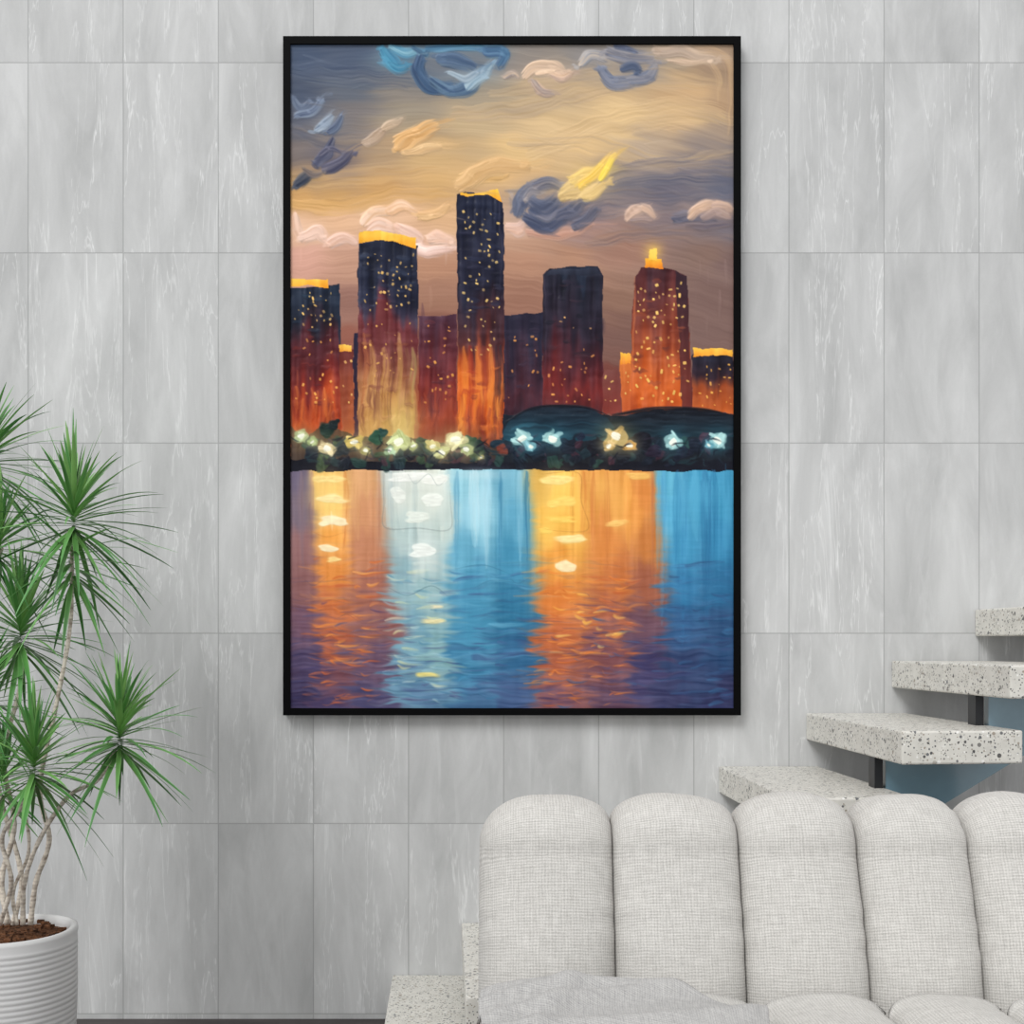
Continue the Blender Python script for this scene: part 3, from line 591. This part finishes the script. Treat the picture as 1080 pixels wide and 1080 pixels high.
try: me.polygons.foreach_set('loop_total',np.full(nf,4,dtype=np.int32))
except Exception: pass
me.update(calc_edges=True); me.validate()
me.polygons.foreach_set('use_smooth',np.ones(nf,dtype=bool))
ca=me.color_attributes.new('paint','FLOAT_COLOR','POINT')
rgba=np.ones((nv,4),dtype=np.float32); rgba[:,:3]=LIN.reshape(-1,3); ca.data.foreach_set('color',rgba.ravel())
me.materials.append(M['canvas'])
pc=W(540,400,0)
pt=thing('framed_painting','large oil painting of a city skyline at dusk over water in a thin black frame','painting',(pc.x,-.02,b.z))
cv=bpy.data.objects.new('canvas',me); col.objects.link(cv); cv.parent=pt; cv.matrix_parent_inverse=pt.matrix_basis.inverted()
cv['label']='brushy canvas of lit towers under a dusky sky with orange and blue reflections'
YF=-.042
A=W(298.5,38,YF); B=W(781.5,754.5,YF); A2=W(306,46,YF); B2=W(774,747,YF)
mb=MB()
mb.box((A.x,YF,A2.z),(B.x,-.001,A.z)); mb.box((A.x,YF,B.z),(B.x,-.001,B2.z))
mb.box((A.x,YF,B2.z),(A2.x,-.001,A2.z)); mb.box((B2.x,YF,B2.z),(B.x,-.001,A2.z))
mb.build('frame',M['black'],pt)
mb=MB(); mb.box((A2.x,-.03,B2.z),(B2.x,-.012,A2.z)); mb.build('backing_board',M['back'],pt)

# ---------------------------------------------------------------- staircase
st_=thing('staircase','open staircase of speckled terrazzo treads climbing the wall behind the sofa','stairs',(.5,-.35,0))
steps=[(414,1028),(487,973),(578,918),(668,863),(758,808),(850,752),(940,697),(1028,643)]
TH=.084; TW=.315; DEP=.78; SL=.055
XL=[];ZT=[]
for px,py in steps:
    p=W(px,py,0); XL.append(p.x); ZT.append(p.z)
for x,z in zip(XL,ZT):
    s=SL*DEP
    v=[(x,0,z-TH),(x+TW,0,z-TH),(x+TW+s,-DEP+.03,z-TH),(x+s,-DEP,z-TH),(x,0,z),(x+TW,0,z),(x+TW+s,-DEP+.03,z),(x+s,-DEP,z)]
    v=[(a_,b_-.001,c_) for a_,b_,c_ in v]
    o=mesh_obj('tread',v,[(0,1,2,3),(7,6,5,4),(0,4,5,1),(1,5,6,2),(2,6,7,3),(3,7,4,0)],M['terr'],st_); bevel(o,.005)
yp=-.56; s=SL*.56
for i in range(8):
    x=XL[i]+.02+s; z0=ZT[i-1] if i else 0
    mb=MB(); mb.box((x-.011,yp-.012,z0),(x+.011,yp+.04,ZT[i]-TH)); mb.build('spacer_post',M['steel'],st_)
R=[x+TW+s+.003 for x in XL]; zb=[z-TH-.001 for z in ZT]
x0=-.06
cur_=[(x0,0.0),(x0,zb[1])] 
for i in range(1,8):
    cur_.append((R[i],zb[i]))
    if i<7: cur_.append((R[i],zb[i+1]))
xe=R[7]; ze=.845-.61*(1.307-xe)
cur_.append((xe,ze)); cur_.append((-.02,.035)); cur_.append((-.02,0))
n=len(cur_); v=[(x,yp+.0,z) for x,z in cur_]+[(x,yp+.03,z) for x,z in cur_]
f=[tuple(range(n)),tuple(range(2*n-1,n-1,-1))]+[(i,(i+1)%n,n+(i+1)%n,n+i) for i in range(n)]
o=mesh_obj('stringer',v,f,M['blue'],st_); o['label']='glossy blue-grey side plate under the treads'

# ---------------------------------------------------------------- sofa
sf=thing('channel_tufted_sofa','off-white woven sofa with plump vertical channels in front of the stairs','sofa',(.66,-1.45,0))
XV=[-.07,.212,.478,.728,.960,1.185,1.405]
def chan(name,x0,x1,path,DL,DR,eL=2.6,eR=2.6,nu=36):
    a_,b_=(x0+x1)/2,(x1-x0)/2
    pts=[Vector((0,y,z)) for y,z in path]; rows=[];uvr=[];L=0
    for i,p in enumerate(pts):
        if i: L+=(p-pts[i-1]).length
        t=(pts[min(i+1,len(pts)-1)]-pts[max(i-1,0)]).normalized()
        nrm=Vector((0,t.z,-t.y))
        r=[];uu=[]
        for k in range(nu+1):
            th=-math.pi/2+math.pi*k/nu; u=math.sin(th)
            Dd,e=(DL,eL) if u<0 else (DR,eR)
            d=Dd*(1-max(0,1-abs(u)**e)**(1/e))
            wr=.004*math.sin(L*17+x0*40+u*2.4)*(1-abs(u))
            wr+=.003*math.sin(L*50+x0*90+3*math.sin(L*21+x0))*abs(u)**3*(1 if abs(u)<.999 else .3)
            q=p+nrm*(d+wr); r.append(Vector((a_+b_*u,q.y,q.z))); uu.append((a_+b_*u+ (d*.6 if u>0 else -d*.6),L))
        rows.append(r); uvr.append(uu)
    m=MB(); m.grid(rows,uvr)
    nc=nu+1; nr=len(rows)
    m.f.append(tuple(i*nc for i in range(nr))); m.f.append(tuple(i*nc+nu for i in range(nr))[::-1])
    m.f.append(tuple(range(nu+1))[::-1]); m.f.append(tuple((nr-1)*nc+k for k in range(nu+1)))
    return m.build(name,M['sofa'],sf,True)
bp=[]
for k in range(41): t=k/40; bp.append((-1.392+.112*t+.018*math.sin(math.pi*t)*-1,.34+.41*t))
for k in range(1,25): t=math.pi*k/24; bp.append((-1.155-.125*math.cos(t),.75+.108*math.sin(t)))
for k in range(1,20): t=k/19; bp.append((-1.03+.03*t,.75-.62*t))
for i in range(6):
    chan('back_channel',XV[i],XV[i+1],bp,.11 if i==0 else .070,.11 if i==5 else .070,2.1 if i==0 else 2.3,2.1 if i==5 else 2.3)
sp=[]
for k in range(6): sp.append((-2.0,.14+.24*k/5))
for k in range(1,9): t=math.pi/2*k/8; sp.append((-1.89-.11*math.cos(t),.38+.115*math.sin(t)))
for k in range(1,25): t=k/24; sp.append((-1.89+.50*t,.495+.006*math.sin(math.pi*t)))
sp.append((-1.37,.45)); sp.append((-1.37,.16))
for i in range(6):
    chan('seat_channel',XV[i]*1.0,XV[i+1],sp,.08 if i==0 else .06,.08 if i==5 else .06,2.1 if i==0 else 2.3,2.1 if i==5 else 2.3)
mb=MB(); mb.box((-.04,-1.95,.07),(1.37,-1.04,.16)); o=mb.build('base',M['sofa'],sf); bevel(o,.01)
for x in (0,1.32):
    for y in (-1.9,-1.1):
        mb=MB(); mb.lathe([(0,0),(.02,0),(.028,.07),(0,.07)],(x,y,0),20); mb.build('leg',M['wood'],sf)

# ---------------------------------------------------------------- throw blanket
nu_,nv_=180,90; rows=[];uvr=[]
def sm(a,b,t):
    t=max(0,min(1,(t-a)/(b-a))); return t*t*(3-2*t)
def blz(x,y):
    u=(x+.05)/.50; v=(y+1.82)/.42
    heap=.024*math.exp(-((u-.22)/.24)**2)*math.exp(-((v-.80)/.26)**2)+.010*math.exp(-((u-.66)/.26)**2)*math.exp(-((v-.66)/.25)**2)
    def ridge(c,w,h): return h*math.exp(-(c/w)**2)
    f=0
    f+=ridge(v-.44-.34*u-.10*math.sin(2.6*u),.055,.020)
    f+=ridge(v-.62-.30*u-.06*math.sin(3*u+1),.045,.015)
    f+=ridge(v-.22-.42*u-.08*math.sin(3*u+2),.060,.019)
    f+=ridge(v-.80-.06*u+.10*u*u,.045,.012)
    f+=ridge(u-.08-.30*v,.05,.010)
    return .507+heap+f
for j in range(nv_+1):
    r=[];uu=[]
    for i in range(nu_+1):
        u=i/nu_; v=j/nv_
        x=-.055+.515*u+.006*math.sin(v*7); y=-1.82+(.405-.15*u*u)*v+.006*math.sin(u*9)
        z=blz(x,y)
        e=min(sm(0,.06,u),sm(0,.06,1-u),sm(0,.08,1-v)); z=z-.006*(1-e)
        r.append(Vector((x,y,z))); uu.append((u*.52,v*.42))
    rows.append(r);uvr.append(uu)
mb=MB(); mb.grid(rows,uvr); o=mb.build('throw_blanket',M['throw'],None,True)
o['label']='crumpled grey knitted throw lying on the left of the sofa seat'; o['category']='blanket'
m=o.modifiers.new('solid','SOLIDIFY'); m.thickness=.006; m.offset=1

# ---------------------------------------------------------------- potted plant
YPL=-.70
pcx=W(8,975,YPL).x
pp=thing('potted_dragon_tree','tall spiky green dragon tree in a ribbed white pot by the wall','potted plant',(pcx,YPL,0))
pr=.168; H=.455
prof=[(0,0),(.105,0),(.140,.008)]
z=.02
while z<H-.030:
    t=z/H; r0=.146+(.022)*min(1,math.sin(min(1,t*1.5)*math.pi/2))
    prof+= [(r0-.0008,z),(r0+.0007,z+.003),(r0+.0012,z+.007),(r0+.0007,z+.011)]; z+=.0140
prof+=[(pr-.001,H-.028),(pr+.002,H-.012),(pr,H-.002),(pr-.006,H),(pr-.016,H-.003),(pr-.018,H-.02),(pr-.02,H-.12),(0,H-.12)]
mb=MB(); mb.lathe(prof,(pcx,YPL,0),96); mb.build('pot',M['pot'],pp,True)
mb=MB(); mb.lathe([(0,H-.008),(.05,H-.010),(.10,H-.016),(pr-.0185,H-.026),(pr-.0185,H-.06),(0,H-.06)],(pcx,YPL,0),48)
for k in range(90):
    a_=random.uniform(0,6.28); r_=random.uniform(0,.135); c=Vector((pcx+r_*math.cos(a_),YPL+r_*math.sin(a_),H-.012)); s_=random.uniform(.004,.010)
    mb.box((c.x-s_,c.y-s_*.6,c.z-.004),(c.x+s_,c.y+s_*.6,c.z+s_*.6))
mb.build('soil',M['soil'],pp)
def stem(pts,r0,r1):
    P=catmull([W(x,y,yy) for x,y,yy in pts],8); n=len(P)
    mb=MB(); mb.tube(P,[(r0+(r1-r0)*i/(n-1))*(1+.10*math.sin(i*1.7)) for i in range(n)],10); mb.build('stem',M['bark'],pp,True)
stem([(32,975,-.70),(38,930,-.71),(52,885,-.72),(42,830,-.72),(60,740,-.71),(74,660,-.70),(76,575,-.70)],.0072,.0048)
stem([(24,975,-.74),(26,930,-.76),(42,885,-.78),(72,840,-.80),(104,822,-.80),(122,790,-.80)],.0066,.0042)
stem([(8,975,-.68),(2,925,-.67),(15,870,-.66),(4,800,-.64),(20,730,-.64),(24,690,-.64)],.0074,.005)
stem([(0,975,-.76),(12,930,-.80),(2,885,-.82),(20,855,-.84),(36,830,-.85)],.006,.0048)
stem([(14,976,-.62),(22,920,-.60),(-4,820,-.58),(-10,700,-.56),(-20,600,-.56),(-12,500,-.56)],.007,.005)
stem([(18,976,-.66),(14,940,-.64),(30,900,-.62),(26,860,-.64),(8,842,-.66)],.005,.004)
stem([(5,800,-.64),(-15,770,-.66),(-25,745,-.68)],.006,.0045)
stem([(-10,650,-.56),(-4,600,-.60),(2,578,-.62)],.0055,.0045)
def head(px,py,y,L,n,seed,emin=-45,emax=88,spread=.03,bias=(0,0)):
    rr_=random.Random(seed); c=W(px,py,y); mb=MB(); tones=[]
    for k in range(n):
        az=k*2.39996+rr_.uniform(-.3,.3); f=(k+.5)/n
        el=math.radians(emin+(emax-emin)*f**.9+rr_.uniform(-8,8))
        d=Vector((math.cos(el)*math.cos(az)+bias[0],math.cos(el)*math.sin(az),math.sin(el)+bias[1])).normalized()
        l=L*rr_.uniform(.72,1.1)*(1-.18*f); wd=rr_.uniform(.0048,.0076)
        base=c+Vector((0,0,-spread*2+spread*3.2*f))
        side=d.cross(Vector((0,0,1)));
        if side.length<.05: side=Vector((1,0,0))
        side.normalize(); dr=rr_.uniform(.06,.34)*(1.15-.6*f)
        tw=rr_.uniform(-.5,.5); rows=[]; N_=9
        for i in range(N_):
            t=i/(N_-1); p=base+d*l*t*(1-.10*t*dr)+Vector((0,0,-dr*l*t**2.2))
            if p.y>-.02: p.y=-.02
            w_=wd*min(1,.45+t*3)*(1-t**2.6)+.0004
            tg=(d+Vector((0,0,-dr*2.2*t**1.2))).normalized(); up_=side.cross(tg).normalized()
            sd_=(side*math.cos(tw*t)+up_*math.sin(tw*t))
            rows.append([p-sd_*w_+up_*w_*.25,p-sd_*w_*.5+up_*w_*.05,p,p+sd_*w_*.5+up_*w_*.05,p+sd_*w_+up_*w_*.25])
        mb.grid(rows); tn=min(1,max(0,.2+.65*rr_.random()+.2*math.sin(el))); tones+=[tn]*(5*N_)
    o=mb.build('leaf_cluster',M['leaf'],pp,True)
    at=o.data.attributes.new('tone','FLOAT','POINT'); at.data.foreach_set('value',tones)
head(78,540,-.70,.278,100,1)
head(76,592,-.70,.22,42,2,-55,30)
head(22,662,-.64,.27,100,3)
head(126,768,-.80,.232,100,4)
head(36,800,-.85,.22,90,5)
head(-14,478,-.56,.265,95,6)
head(0,570,-.62,.23,66,7)
head(-24,735,-.68,.255,85,8)
head(4,820,-.66,.18,45,9)

# ---------------------------------------------------------------- light & camera
w=bpy.data.worlds.new('world'); S.world=w; w.use_nodes=True
bg=w.node_tree.nodes['Background']; bg.inputs[0].default_value=(1,1,1,1); bg.inputs[1].default_value=.92
sd=bpy.data.lights.new('sun','SUN'); sd.energy=1.75; sd.angle=math.radians(24); sd.color=(1,.992,.98)
so=bpy.data.objects.new('sun',sd); col.objects.link(so); so.location=(-2,-4,5)
so.rotation_euler=Vector((.55,.88,-.95)).to_track_quat('-Z','Y').to_euler()
S.view_settings.view_transform='Standard'
S.view_settings.look='None'
cd=bpy.data.cameras.new('camera'); cd.sensor_width=36; cd.lens=F/1080*36; cd.shift_y=140/1080
co_=bpy.data.objects.new('camera',cd); col.objects.link(co_); co_.location=(0,-D0,HC); co_.rotation_euler=(math.pi/2,0,0)
S.camera=co_
